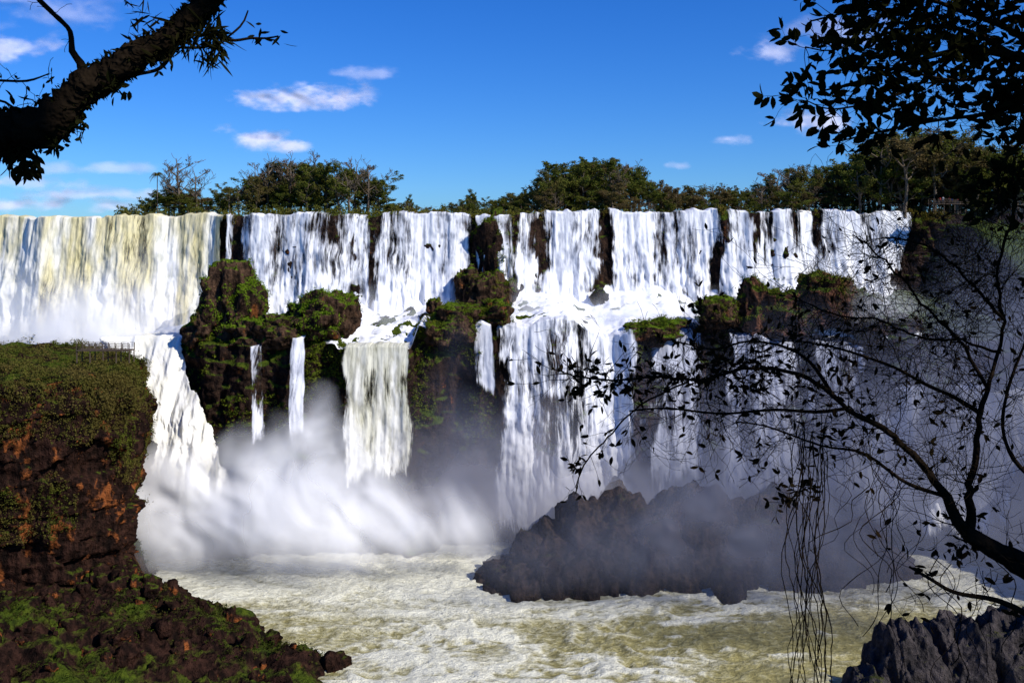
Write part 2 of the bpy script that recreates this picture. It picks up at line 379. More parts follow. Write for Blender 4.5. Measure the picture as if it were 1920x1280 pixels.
rapids('foaming rapids tumbling over ledge boulders',615,880,MR,40,.25)
rapids('churning white rapids feeding the lower waterfall',945,1385,MRf,41,.45)
rapids('misty foam pool beneath the silty waterfall',-120,350,MRf,42,.8)
rapids('thin rapids among dark boulders',1385,1720,MR,43,.1)
# ================================================================ river
rx=np.arange(-150,130,.4); ry=np.arange(45,212,.4)
Xr,Yr=np.meshgrid(rx,ry)
w1=2.0*fbm(Xr*.05,Yr*.07,0,3,s=72); w2=2.0*fbm(Xr*.05,Yr*.07,5,3,s=73)
r1=ridged(Xr*.09+w1,Yr*.2+w2,0,6,s=71)
r2=ridged(Xr*.38+w2*1.5,Yr*.8+w1*1.5,0,4,s=76)
pt=fbm(Xr*.05+w2*.4,Yr*.09+w1*.4,0,6,s=78,g=.62)
foam=.6*sst(r1,.60,.84)*(.4+.6*sst(pt,-.3,.3))+.35*sst(r2,.64,.86)*sst(pt,-.45,.25)+.75*sst(pt,.0,.42)*sst(r2,.40,.7)
foam=foam+.55*sst(Yr,148,182)+.26*np.exp(-((Xr+14)/26)**2)
foam=np.clip(foam-.04-.16*sst(Xr,5,45),0,1)
rg=.7*fbm(Xr*.10,Yr*.12,0,3,s=70)+1.6*(r1-.6)+.7*(r2-.6)
m,n=newmat('foaming_river')
pos=n.new('ShaderNodeNewGeometry').outputs['Position']
f2=n.noise(n.vm('MULTIPLY',pos,(.7,1.3,1)),1.,5,.7)
fm=n.ss(n.m('ADD',n.at('foam'),n.m('MULTIPLY',n.m('SUBTRACT',f2,.5),1.7)),.0,1.)
c=n.mix(n.ss(f2,.3,.7),(.23,.20,.07),(.46,.41,.17))
c=n.mix(fm,c,(.90,.88,.70))
n.out(n.pbsdf(c,.45,n.bump(f2,.9,1.3),spec=.3))
tag(sheet('river',np.stack([Xr,Yr,rg],-1),m,attrs={'foam':foam}),'churning olive-cream river covered in swirling foam','river','structure')
# ================================================================ side cliff (viewing island)
K=np.array([[-105,228,.7,.7,4],[-83,205,.85,.5,4],[-69,185,1,.15,4],[-65,168,1,0,6],[-65,163,.95,-.3,29],[-68.5,158.5,.93,-.36,58],[-82,152,.68,-.73,76],[-106,143,.4,-.92,70],[-190,118,.35,-.94,70]],float)
seg=np.r_[0,np.cumsum(np.hypot(*np.diff(K[:,:2],axis=0).T))]
seg[4:]+=5;seg[5:]+=8
ss_=np.arange(0,seg[-1],.33)
cx,cy,nx,ny,LL=[np.interp(ss_,seg,K[:,i]) for i in range(5)]
nl=np.hypot(nx,ny);nx/=nl;ny/=nl
prof=[]
for t in np.linspace(0,1,50): prof.append((-42+40*t,38.7+.9*math.sin(t*3.14)**.8,'top',t))
for t in np.linspace(0,1,18)[1:]: prof.append((-2+2.4*math.sin(t*1.57),38.7-1.8*t**1.6,'edge',t))
for t in np.linspace(0,1,110)[1:]: prof.append((.4+.8*math.sin(t*3)-1.3*t*1.2,36.9-30.3*t,'face',t))
for t in np.linspace(0,1,120)[1:]: prof.append((0,0,'tal',t))
O=np.zeros((len(prof),len(ss_)));ZZ=O.copy();fw=O.copy();tw=O.copy();ew=O.copy()
for i,(o,z,k,t) in enumerate(prof):
    if k=='tal':
        O[i]=.2+LL*t**1.1; ZZ[i]=6.6+(-3-6.6)*t+(LL/60)*3.0*math.sin(math.pi*t)*.7; tw[i]=1; 
    else: O[i]=o;ZZ[i]=z; fw[i]=1 if k=='face' else (.7 if k=='edge' else 0); ew[i]=1 if k=='top' else 0
px_=cx+nx*O;py_=cy+ny*O
blk=np.floor((px_-py_)*.16+1.3*vn(ZZ*.09,px_*.02,s=7)); blk2=np.floor((px_-py_)*.42+.8*vn(ZZ*.2,0,s=9))
dsp=1.8*fbm(px_*.12+py_*.1,ZZ*.10,py_*.05,5,s=101)+3.8*(ridged((px_+py_)*.25,ZZ*.05,0,5,s=103)-.62)+.9*(((ZZ*.13+vn(ss_/9.,0)*1.2)%1)-.5)
dsp=dsp+2.1*(_h(blk.astype(np.int64),np.floor(ZZ*.11+_h(blk.astype(np.int64),np.zeros(blk.shape,np.int64),3,5)).astype(np.int64),1,3)-.5)+1.2*(_h(blk2.astype(np.int64),np.floor(ZZ*.3).astype(np.int64),1,4)-.5)
dsp=dsp+1.4*fbm((px_-py_)*.5,ZZ*.4,0,5,s=105,g=.6)
px_=px_+nx*dsp*fw;py_=py_+ny*dsp*fw
tal=5.0*(ridged(px_*.11,py_*.11,0,5,s=110)-.62)+2.3*fbm(px_*.4,py_*.4,0,5,s=111,g=.6)
tfade=np.clip((ZZ+3)/4,.25,1)
ZZ=ZZ+tw*tal*tfade*np.clip(LL/20,.3,1)+ew*(1.9*fbm(px_*.13,py_*.13,0,5,s=120,g=.6))
Pc=np.stack([px_,py_,ZZ],-1)
oc=sheet('cliff_island',Pc,M_left)
tag(oc,'brown and orange basalt cliff with grassy top and talus','cliff','structure')
Nc=gnorm(Pc)
if Nc[10,100,2]<0:Nc=-Nc
pxc=960+Pc[...,0]/Pc[...,1]*F
nsf=fbm(Pc[...,0]*.11,Pc[...,1]*.11,Pc[...,2]*.11,3,s=130)
pr=np.where(ew>0,.8*(nsf>-.3),np.where(tw>0,0,((nsf>.10)*.75+(Pc[...,2]>31+8*nsf)*.7)))
pr=np.where(pxc<-60,0,pr); dens=np.where(ew>0,.22,.45)
def scat(pr,dens,N,rb,lf,mat,nm,lab,sd_,extra=None):
    idx=np.argwhere(rng.random(pr.shape)<pr*dens)
    idx=idx[rng.choice(len(idx),min(N,len(idx)),replace=False)]
    c=Pc[idx[:,0],idx[:,1]]+Nc[idx[:,0],idx[:,1]]*.15
    V,Fq=leafcloud(c,rng.uniform(.15,.7,len(c))*np.where(rng.random(len(c))<.16,rb,1),14,lf,.85,sd_)
    if extra is not None:
        V2,F2=extra; V=np.concatenate([V,V2]);Fq=np.concatenate([Fq,F2+len(V)-len(V2)])
    tag(mk(nm,V,Fq,mat,smooth=False),lab,'shrubs','stuff')
ti=np.argwhere((pxc>-40)&(pxc<300)&((ew>0)|((fw>0)&(Pc[...,2]>34)))); ti=ti[rng.choice(len(ti),300,replace=False)]
cb=Pc[ti[:,0],ti[:,1]]+np.array([0,0,.5])
scat(pr,dens,13500,2.6,.15,L_top,'shrub_cover','yellow-green shrubs and grass covering the cliff top',3,leafcloud(cb,rng.uniform(.6,1.9,300),80,.2,.85,77))
pr2=np.where(tw>0,(nsf>.0)*.8*(Nc[...,2]>.4),0); pr2=np.where(pxc<-60,0,pr2)
scat(pr2,.4,5000,1.8,.15,L_low,'talus_shrubs','dark green shrubs rooted among fallen blocks',4)
# ================================================================ boulders
def rockmesh(name,loc,rad,mat,seed,sub=5,spike=.35,parent=None,cone=0.):
    bm_=bpy.data.meshes.new(name)
    import bmesh
    b=bmesh.new(); bmesh.ops.create_icosphere(b,subdivisions=sub,radius=1)
    co=np.array([v.co[:] for v in b.verts])
    q=co*1.3+seed*3.7
    d=1+spike*fbm(q[:,0],q[:,1],q[:,2],4,s=seed)+spike*1.2*(ridged(q[:,0]*1.5,q[:,1]*1.5,q[:,2]*1.2,5,s=seed+5)-.6)
    co2=np.sign(co)*np.abs(co)**(.85)*d[:,None]
    if cone: co2[:,:2]*=(1.15-cone*np.clip(co2[:,2:3],-.2,1.2))
    co2=co2*np.array(rad)
    for v,c_ in zip(b.verts,co2): v.co=c_
    for f in b.faces:f.smooth=True
    b.to_mesh(bm_);b.free(); bm_.materials.append(mat)
    o=bpy.data.objects.new(name,bm_);o.location=loc;COL.objects.link(o)
    if parent:o.parent=parent
    return o
def mossyboulder(px,py,D,rad,seed,label,leaf,n=500,name='boulder',mat=None,thr=.0,cat='boulder',big=1.):
    o=rockmesh(name,W(px,py,D),rad,mat or M_mossy,seed,spike=.75)
    tag(o,label,cat)
    co=np.array([v.co[:] for v in o.data.vertices]);no=np.array([v.normal[:] for v in o.data.vertices])
    ok=np.argwhere((no[:,2]+.35*no[:,0]>thr)&(fbm(co[:,0]*.3,co[:,1]*.3,co[:,2]*.3,2,s=seed)>-.2))[:,0]
    k=rng.choice(ok,min(n,len(ok)),replace=False)
    V,Fq=leafcloud(co[k]+no[k]*.2*big,rng.uniform(.25,.95,len(k))*big,18,.17,.8,seed)
    mk('moss_cover',V,Fq,leaf,parent=o,smooth=False); return o
mossyboulder(437,572,206,(5.0,4.5,6.4),3,'tall rounded boulder topped with bright green moss',L_bright,520,thr=.1)
mossyboulder(592,596,203,(5.4,5,4.0),4,'rounded boulder thickly covered in green moss',L_bright,560,thr=-.3)
mossyboulder(640,588,206,(2.6,3,3.8),5,'bare grey-brown boulder beside mossy boulder',L_bush,40,thr=.6)
mossyboulder(385,616,204,(3.6,3.5,3.8),6,'low mossy boulder at the ledge edge',L_bright,220,thr=.1)
mossyboulder(530,617,201,(4.2,3.5,2.8),8,'low brown boulder with patches of moss',L_bush,130,thr=.2)
mossyboulder(470,628,201,(4.5,3.5,2.8),9,'dark rock with green moss above thin falls',L_bright,150,thr=.2)
M_red=rock_mat('red_rock',mid=(.20,.09,.05),orange=(.34,.16,.08),moss=.3,orange_amt=.7)
mossyboulder(1425,578,214,(4.6,4.5,5.4),11,'reddish brown rock outcrop with shrubs on top',L_bush,220,mat=M_red,thr=.3,big=1.1)
mossyboulder(1480,590,213,(5.5,4.5,3.8),19,'low shrubby saddle of reddish rock',L_bush,240,mat=M_red,big=1.2)
mossyboulder(1545,560,214,(5.8,5,5.0),12,'shrub-covered outcrop below the white waterfall',L_bush,380,thr=-.1,mat=M_red,big=1.5)
mossyboulder(1600,580,213,(4.5,4,4.0),18,'low shrubby outcrop beside the waterfall foot',L_bush,250,thr=-.2,big=1.3)
mossyboulder(1660,610,212,(5,4,3.6),20,'misty low rock beneath the last waterfall',L_bush,160,thr=-.1,big=1.1)
mossyboulder(1230,622,208,(5.5,4,2.4),13,'low mossy rock on the lip of the lower falls',L_bush,200)
mossyboulder(1340,590,211,(3.5,3,3.0),22,'dark green rock between rushing streams',L_bush,140)
mossyboulder(860,605,205,(4.6,4,3.2),14,'dark mossy outcrop between the rapids',L_bush,200,thr=.1)
mossyboulder(825,622,202,(2.6,3,2.4),24,'squat dark rock at the lip of the cliff',L_bush,80,thr=.3)
mossyboulder(925,590,206,(3.0,3,2.6),15,'dark mossy rock beside the white rapids',L_bush,120,thr=.1)
mossyboulder(905,560,219,(3.4,3,4.0),25,'stepped dark rock joining the two tiers',L_bush,90,thr=.3)
mossyboulder(938,555,223,(3.0,3,4.2),26,'wet dark rock rib beside trickling water',L_bush,60,thr=.5)
mossyboulder(880,545,225,(2.6,3,4.2),27,'dark rock shoulder at the foot of the pillar',L_bush,60,thr=.5)
mossyboulder(815,575,214,(1.5,1.6,1.8),16,'dark wet boulder standing in the rapids',L_bush,10,thr=.8)
mossyboulder(922,492,228.8,(3.4,3,7.6),17,'dark mossy rock pillar parting the upper falls',L_bush,150,thr=.3,name='rock_pillar',cat='rock',mat=M_cliff)
M_wet=rock_mat('step_rock',dark=(.012,.010,.009),mid=(.05,.035,.024),moss=.5,orange_amt=.1,mz=.6)
stp=[rockmesh('boulder',(0,0,-60),(1,1,1),M_wet,140+i,4,spike=.9) for i in range(5)]
random.seed(33)
SP=[(p,random.uniform(0,1)) for p in(676,712,735,770,792,830,868,905,950,985,1122,1345,1372,1402,1455,1585,1640,660,745,1355,880,700,725,755,805,845,640,1128,1118)]
for i,(p,t) in enumerate(SP):
    if p in(1122,1128,1118): t=.05
    D=226.0-t*14; x=X(p,D); tt_=t*.7; z=float(basez(np.array(x)))*(1-tt_)+float(ledgez(np.array(x)))*tt_
    s=random.uniform(.8,1.6)
    o=stp[i%5] if i<5 else stp[i%5].copy()
    if i>=5: COL.objects.link(o)
    o.location=(x,D,z-.1*s); o.scale=(s*random.uniform(.8,1.7),s,s*random.uniform(.6,1.2)*(2.2 if t==.05 else 1)); o.rotation_euler=(random.uniform(-.4,.4),random.uniform(-.4,.4),random.uniform(0,6))
    tag(o,'dark wet boulder breaking the white water at the ledge','boulder',group='boulders at the foot of the upper falls')
random.seed(12)
MO=[(18,184,8,8,14,-1),(32,188,12,10,14.5,-1),(8,182,8,7,8,-1),(46,188,11,9,12,-1),(25,178,8,6,8.5,0),(58,186,11,9,9.5,0),(2,179.5,5,4,3.5,0),(38,180,8,6,7.5,0),(14,177,6,5,5.5,0),(50,180,8,6,6.5,0)]
for k in range(16): MO.append((random.uniform(0,54),random.uniform(171,180),random.uniform(2,4.5),random.uniform(2,4),random.uniform(2.5,6),random.uniform(-.5,2)))
for i,(x,D,rx_,ry_,rz_,zc) in enumerate(MO):
    tag(rockmesh('rock_outcrop',(x,D,zc),(rx_,ry_,rz_),M_mound,30+i,6 if i<10 else 4,spike=.62,cone=.12),'dark wet rock outcrop rising from the river in mist','rock',group='rocks in the misty river')
M_grey=rock_mat('grey_rock',dark=(.03,.028,.03),mid=(.10,.085,.085),green=(.04,.05,.02),moss=.25,orange_amt=-.4,mz=.5)
for i,(x,D,rx_,ry_,rz_,zc) in enumerate([(49.5,126,4.0,5,8,4),(57,128,5,5,7.5,4),(65,127,6,5,9,4),(44,124,3,4,4,3)]):
    tag(rockmesh('rock_outcrop',(x,D,zc),(rx_,ry_,rz_),M_grey,50+i,6,spike=.45,cone=.3),'dark craggy rock beside the river edge','rock',group='craggy rocks at the near bank')
base=[rockmesh('rock_block',(0,0,-50),(1,1,1),M_left,70+i,3,spike=.7) for i in range(5)]
cand=np.argwhere((tw>0)&(Pc[...,2]>-.8)&(Pc[...,2]<9)&(pxc>-20)&(pxc<720)&(LL[None,:]>9))
for i in range(210):
    a,b=cand[rng.integers(len(cand))]; p=Pc[a,b]
    o=base[i%5] if i<5 else base[i%5].copy()
    if i>=5: COL.objects.link(o)
    s=.35+rng.random()**2*1.3
    o.location=(p[0],p[1],p[2]); o.scale=(s*rng.uniform(.8,1.5),s,s*rng.uniform(.6,1.)); o.rotation_euler=tuple(rng.uniform(0,6,3))
    tag(o,'fallen angular dark basalt block on the talus','rock',group='fallen blocks on the talus')
# ================================================================ right gorge wall
K=np.array([[88,275,-.3,-.95,67],[99,246,-.8,-.6,66.5],[106,228,-1,-.1,64],[112,210,-1,-.1,50],[115,192,-1,-.1,42],[118,170,-1,-.1,38],[120,150,-1,-.1,36],[121,120,-1,-.1,36],[122,90,-1,-.1,36],[124,60,-1,-.1,40],[126,40,-1,0,44]],float)
seg=np.r_[0,np.cumsum(np.hypot(*np.diff(K[:,:2],axis=0).T))]
s2=np.arange(0,seg[-1],.6); cx,cy,nx,ny,hh=[np.interp(s2,seg,K[:,i]) for i in range(5)]
hh=hh+3*fbm(s2*.08,0,0,4,s=6)*np.clip((s2-60)/20,0,1)
pf=[(-90*(1-t),1+3*(1-t)/70.) for t in np.linspace(0,1,30)]+[(7*t**1.3,1-1.06*t) for t in np.linspace(0,1,110)[1:]]
O=np.array([p[0] for p in pf])[:,None]*np.ones_like(s2);Zg=np.array([p[1] for p in pf])[:,None]*hh[None,:]
dd=3.*fbm(s2*.06,Zg*.06,0,5,s=140)+1.5*fbm(s2*.3,Zg*.3,0,3,s=141)
Pg=np.stack([cx+nx*(O+dd),cy+ny*(O+dd),Zg],-1)
tag(sheet('gorge_wall',Pg,rock_mat('shaded_wall',moss=.7,orange_amt=-.5)),'steep overgrown dark wall closing the gorge','cliff','structure')
vis=np.argwhere((Pg[...,0]/Pg[...,1]*F+960<1990)&(Pg[...,2]>8))
vis=vis[rng.choice(len(vis),min(2400,len(vis)),replace=False)]
c=Pg[vis[:,0],vis[:,1]];rr_=rng.uniform(.8,1.6,len(c))
V,Fq=leafcloud(c,rr_,22,.34,.8,5)
tag(mk('hanging_forest',V,Fq,L_low,smooth=False),'dense dark shrubs hanging on the gorge wall','shrubs','stuff')
gx=np.linspace(-90,110,80);gy=np.concatenate([np.linspace(-150,2.5,25),np.linspace(3,62,60)])
GX,GY=np.meshgrid(gx,gy)
GZ_=np.where(GY<2.5,58.2,58.2-(GY-2.5)*1.25)
GZ_=np.maximum(GZ_,-4)-np.where(GY>2.5,np.abs(fbm(GX*.3,GY*.3,0,4,s=150))*.8,0)
tag(sheet('ground',np.stack([GX,GY,GZ_],-1),plain_mat('forest_soil',(.04,.03,.018))),'leaf-littered forest soil slope','ground','structure')
# ================================================================ background trees
def make_tree(kind,seed):
    random.seed(seed); r=np.random.default_rng(seed)
    tb=TB(); H=15.; tips=[]
    def limb(p,d,L,rad,lev):
        pts=[p];rr=[rad];q=Vector(p)
        n=5
        for i in range(n):
            d=(d+Vector((random.uniform(-.25,.25),random.uniform(-.25,.25),random.uniform(-.05,.22)))).normalized()
            q=q+d*(L/n); pts.append(q.copy()); rr.append(rad*(1-.75*(i+1)/n))
            if lev>0 and i>=1:
                for _ in range(1 if lev>1 else random.choice((1,2))):
                    a=random.uniform(0,6.28); dn=(d*.55+Vector((math.cos(a),math.sin(a),random.uniform(-.1,.5)))*.75).normalized()
                    limb(q,dn,L*random.uniform(.4,.62),rr[-1]*.6,lev-1)
            if lev==0 and i>=2: tips.append(tuple(q))
        tips.append(tuple(q))
        tb.tube(pts,[max(x_,.04) for x_ in rr],5)
    if kind=='palm':
        h=H*.86; pts=[Vector((.25*math.sin(t*2),.1*t,h*t)) for t in np.linspace(0,1,9)]
        tb.tube(pts,[.2-.06*t for t in np.linspace(0,1,9)],7)
        V=[];Fq=[];k=0
        for j in range(26):
            a=j*2.4;el=random.uniform(-.1,1.2);L=random.uniform(2.4,3.2)
            for t in np.linspace(.08,1,14):
                c0=pts[-1]+Vector((math.cos(a)*L*t*math.cos(el*(1-t*.3)),math.sin(a)*L*t*math.cos(el*(1-t*.3)),L*(math.sin(el)*t-1.1*t*t*.75)))
                for sd in(-1,1):
                    w=Vector((-math.sin(a)*sd,math.cos(a)*sd,-.55)).normalized()*(.75*(1-t*.55))
                    f=Vector((math.cos(a),math.sin(a),-.2))*.12
                    V+= [tuple(c0-f*.5),tuple(c0+w+f),tuple(c0+w*1.02+f*1.4),tuple(c0+f*.8)];Fq.append((k,k+1,k+2,k+3));k+=4
        return (tb.V,tb.F),(V,Fq)
    if kind=='umbrella': h0=H*.5;sp=1.0;nb=6
    elif kind=='round': h0=H*.28;sp=.75;nb=9
    elif kind=='bare': h0=H*.35;sp=.7;nb=7
    elif kind=='tall': h0=H*.45;sp=.5;nb=8
    else: h0=H*.12;sp=.8;nb=9
    lean=random.uniform(-.06,.06)
    tp=[Vector((lean*z+.3*math.sin(z*.4+seed),.2*math.cos(z*.35),z)) for z in np.linspace(0,H*.72,10)]
    tb.tube(tp,[.33*(1-.6*i/9) for i in range(10)],7,.08)
    for j in range(nb):
        t=h0/H+(0.72-h0/H)*(j/(nb-1)); z=t*H; i=min(9,int(z/(H*.72)*9)); p=tp[i]
        a=j*2.4+random.uniform(-.4,.4)
        up={'umbrella':.45,'round':.45,'bare':.7,'tall':.6}.get(kind,.4)
        L=H*.36*sp*(1.1-.35*(j/nb) if kind!='umbrella' else 1.0)*random.uniform(.75,1.2)
        limb(p,Vector((math.cos(a),math.sin(a),up)).normalized(),L,.17,2 if kind=='bare' else 1)
    limb(tp[-1],Vector((0,0,1)),H*.2,.13,1)
    tips=np.array(tips)
    if kind=='bare':
        k=r.choice(len(tips),min(len(tips),34),replace=False)
        V,Fq=leafcloud(tips[k],.5,12,.14,.7,seed)
    else:
        rad=r.uniform(.45,1.2,len(tips)); V,Fq=leafcloud(tips,rad,int(4200/len(tips))+8,.21,.55 if kind=='umbrella' else .75,seed)
    s=15./max(1,V[:,2].max())
    return (np.array(tb.V)*s,tb.F),(V*s,Fq)
kinds=['umbrella','umbrella','round','round','round','tall','bare','bare','bushy','bushy','palm','umbrella','round']
protos=[]
for i,k in enumerate(kinds):
    (tv,tf),(lv,lf)=make_tree(k,200+i*7)
    def mesh(nm,v,f,mat):
        o=mk(nm,v,f,mat); me=o.data; bpy.data.objects.remove(o); return me
    protos.append((k,mesh('trunk',tv,tf,M_bark),mesh('crown',lv,lf,L_dry if k=='bare' else L_tree)))
LAB={'umbrella':'spreading umbrella-crowned rainforest tree on the plateau','round':'dense round-crowned green tree on the plateau','tall':'tall slim green tree above the falls','bare':'half-bare brown tree with thin twigs on the plateau','bushy':'low bushy green tree at the cliff lip','palm':'slender palm tree among the forest trees'}
def put(ki,px,ytop,D,zg,wide=1.):
    k,tm,cm=protos[ki]; h=Z(ytop,D)-zg
    if h<1.2:return
    e=empty('tree',(X(px,D),D,zg)); s=h/15.
    w=s*wide; e.scale=(w,w,s); e.rotation_euler=(0,0,random.uniform(0,6.28))
    for nm,me in(('trunk',tm),('crown',cm)):
        o=bpy.data.objects.new(nm,me);COL.objects.link(o);o.parent=e
    tag(e,LAB[k],'tree',group='trees of the plateau forest')
random.seed(5)
TK=np.array([(215,402),(240,388),(275,362),(290,345),(345,340),(378,350),(388,375),(400,356),(430,345),(480,316),(540,292),(600,298),(680,305),(712,318),(730,380),(770,374),(800,384),(850,376),(885,362),(905,378),(940,360),(980,352),(1020,320),(1080,293),(1130,295),(1200,305),(1222,332),(1300,345),(1400,338),(1430,328),(1480,302),(1540,298),(1600,285),(1640,255),(1700,232),(1760,228),(1800,252),(1850,265),(1920,250),(2000,250)],float)
top=lambda p:float(np.interp(p,TK[:,0],TK[:,1]))
for ki,px,py,D,w in[(10,296,314,243,.8),(6,335,293,244,1.2),(7,368,306,246,1.1),(7,318,300,249,.9),(0,430,342,246,1.5),(6,505,294,250,1.2),(7,545,284,248,1.2),(6,590,286,251,1.1),(11,610,305,247,1.3),(2,655,312,246,1.1),(7,692,298,245,1.2),(6,668,296,249,1.1),(3,480,328,246,1.),(5,540,310,252,1.),(12,700,330,247,.9),(7,480,306,256,1.2),(4,575,322,244,1.1),(10,1095,290,262,.8),(1,1065,305,258,1.6),(0,1120,296,262,1.5),(11,1175,305,262,1.5),(7,1190,298,264,1.),(6,1030,306,264,1.),(5,883,352,300,.8),(5,768,362,290,.7),(5,1290,345,280,1.),(0,1700,240,236,1.3),(1,1750,236,238,1.4),(6,1650,262,240,1.2),(2,1670,270,242,1.3),(3,1730,255,244,1.4),(4,1790,262,240,1.3),(12,1830,280,238,1.3),(2,1610,300,240,1.3),(10,1480,305,250,.8)]:
    put(ki,px,py,D,66.5,w)
px=235
while px<2010:
    D=random.uniform(241,262)+(14 if 730<px<1000 else 0)
    t=top(px)+random.uniform(0,18)
    if not(383<px<394): put(random.choice([0,1,2,3,4,5,7,11,12,6,3]),px,t,D,66.3,random.uniform(.95,1.6)*(1.3 if t>350 else 1))
    if random.random()<.85: put(random.choice([8,9,4,2,6]),px+random.uniform(-15,15),min(388,(t+400)/2+random.uniform(-14,10)),D-random.uniform(2,6),66.3,random.uniform(1.3,2.2))
    px+=random.uniform(12,22)
cs=[];rs=[]
for i in range(2100):
    p=random.uniform(735,2050);D=random.uniform(290,370);tp_=top(p)+random.uniform(8,34)
    z=random.uniform(66,max(68.5,Z(tp_,D))); cs.append((X(p,D),D,z));rs.append(random.uniform(1.0,2.2))
V,Fq=leafcloud(cs,rs,28,.42,.7,9)
tag(mk('forest',V,Fq,L_tree,smooth=False),'continuous rainforest canopy receding behind the falls','forest','stuff')
cs=[];rs=[]
for i in range(2800):
    p=random.uniform(218,1990)
    D=lipD(np.array(X(p,238)))+random.uniform(3.5,12); z=66.4+abs(random.gauss(0,1))*(1.3 if p<720 or p>1400 else 1.0)
    cs.append((X(p,D),float(D),z));rs.append(random.uniform(.4,1.2))
V,Fq=leafcloud(cs,rs,24,.22,.7,10)
tag(mk('lip_scrub',V,Fq,leaf_mat('scrub_foliage',(.07,.085,.014),(.22,.21,.04),brown=(.20,.12,.055),brown_amt=.5),smooth=False),'low green and rusty scrub lining the plateau lip','scrub','stuff')
cs=[]
for a,b in[(418,442),(660,692),(885,968),(1012,1026),(1133,1140),(1348,1366),(1540,1548),(1720,1800),(740,830)]:
    for i in range(int((b-a)*1.2)):
        p=random.uniform(a,b);x=X(p,231);D=float(lipD(np.array(x)))-.6; cs.append((x,D+random.uniform(-.6,1),float(lipz(np.array(x)))+random.uniform(-1.8,.6)))
V,Fq=leafcloud(cs,.6,18,.2,.8,12)
tag(mk('lip_tufts',V,Fq,L_bush,smooth=False),'grass tufts on bare rock between the waterfalls','grass','stuff')
# ================================================================ viewing platforms and people
def railing(name,label,xa,xb,y,zf,deckw=2.5):
    e=empty(name,((xa+xb)/2,y,zf)); tag(e,label,'viewing platform')
    def box(b,x0,x1,y0,y1,z0,z1):
        k=len(b[0]); b[0].extend([(x,y_,z) for x in(x0,x1) for y_ in(y0,y1) for z in(z0,z1)])
        b[1].extend([tuple(k+i for i in f) for f in((0,1,3,2),(4,6,7,5),(0,4,5,1),(2,3,7,6),(0,2,6,4),(1,5,7,3))])
    L=(xb-xa)/2
    d=([],[]); box(d,-L,L,-deckw/2,deckw/2,-.18,0)
    mk('deck',*d,M_wood,parent=e,smooth=False)
    r=([],[]); n=int((xb-xa)/1.1)
    for sy in(-deckw/2+.06,deckw/2-.06):
        for i in range(n+1):
            x=-L+.06+(2*L-.12)*i/n; box(r,x-.05,x+.05,sy-.05,sy+.05,.002,1.05)
        for zz in(.35,.7,1.06): box(r,-L,L,sy-.035,sy+.035,zz,zz+.07)
    mk('railing',*r,M_wood,parent=e,smooth=False)
    s=([],[])
    for i in range(0,n+1,2):
        x=-L+.1+(2*L-.2)*i/n
        for sy in(-deckw/2+.2,deckw/2-.2): box(s,x-.08,x+.08,sy-.08,sy+.08,-2.2,-.182)
    mk('support',*s,M_wood,parent=e,smooth=False); return e
railing('viewing_platform','small wooden viewing platform on the cliff top',X(148,172),X(248,172),172,Z(655,172))
railing('footbridge','wooden footbridge above the falls crowded with visitors',X(1735,233),X(1805,233),230,Z(383,233),3)
def person_mesh(shirt,trousers):
    me=bpy.data.meshes.new('person');
    J=[(0,0,.95),(0,0,1.2),(0,0,1.42),(0,0,1.5),(0,0,1.62),(0,0,1.72),(.19,0,1.4),(.25,0,1.12),(.22,-.12,.9),(-.19,0,1.4),(-.25,0,1.12),(-.22,-.12,.9),(.1,0,.88),(.11,-.02,.48),(.12,0,.08),(.12,-.12,.04),(-.1,0,.88),(-.11,-.02,.48),(-.12,0,.08),(-.12,-.12,.04)]
    E=[(0,1),(1,2),(2,3),(3,4),(4,5),(2,6),(6,7),(7,8),(2,9),(9,10),(10,11),(0,12),(12,13),(13,14),(14,15),(0,16),(16,17),(17,18),(18,19)]
    R=[.15,.14,.15,.06,.1,.08,.06,.045,.035,.06,.045,.035,.09,.065,.045,.04,.09,.065,.045,.04]
    me.from_pydata(J,E,[]); o=bpy.data.objects.new('person',me);COL.objects.link(o)
    md=o.modifiers.new('s','SKIN')
    for i,r in enumerate(R): me.skin_vertices[0].data[i].radius=(r,r*.8)
    me.skin_vertices[0].data[0].use_root=True
    o.modifiers.new('d','SUBSURF').levels=1
    dg=bpy.context.evaluated_depsgraph_get(); m2=bpy.data.meshes.new_from_object(o.evaluated_get(dg)); bpy.data.objects.remove(o)
    m2.materials.clear()
    for mm in(shirt,trousers,plain_mat('skin',(.35,.2,.13)),plain_mat('hair',(.03,.02,.015))): m2.materials.append(mm)
    for p in m2.polygons:
        z=p.center.z; p.material_index=3 if z>1.68 else 2 if z>1.47 or (abs(p.center.x)>.2 and z<1.1 and z>.8) else 0 if z>.93 else 1
    return m2
pm=[person_mesh(plain_mat('shirt_%s'%n_,c_,var=.1),plain_mat('trousers',(.04,.05,.08))) for n_,c_ in(('red',(.45,.04,.03)),('white',(.5,.5,.5)),('blue',(.08,.15,.4)))]
for i,(p,k) in enumerate([(1744,1),(1752,0),(1760,1),(1766,0),(1774,2),(1788,0)]):
    o=bpy.data.objects.new('person',pm[k]);COL.objects.link(o);o.location=(X(p,233),229.8+.8*(i%3-1),Z(383,233)); o.rotation_euler=(0,0,random.uniform(-1,1))
    tag(o,'visitor in %s shirt standing on the footbridge'%('red','white','blue')[k],'person',group='visitors on the footbridge')
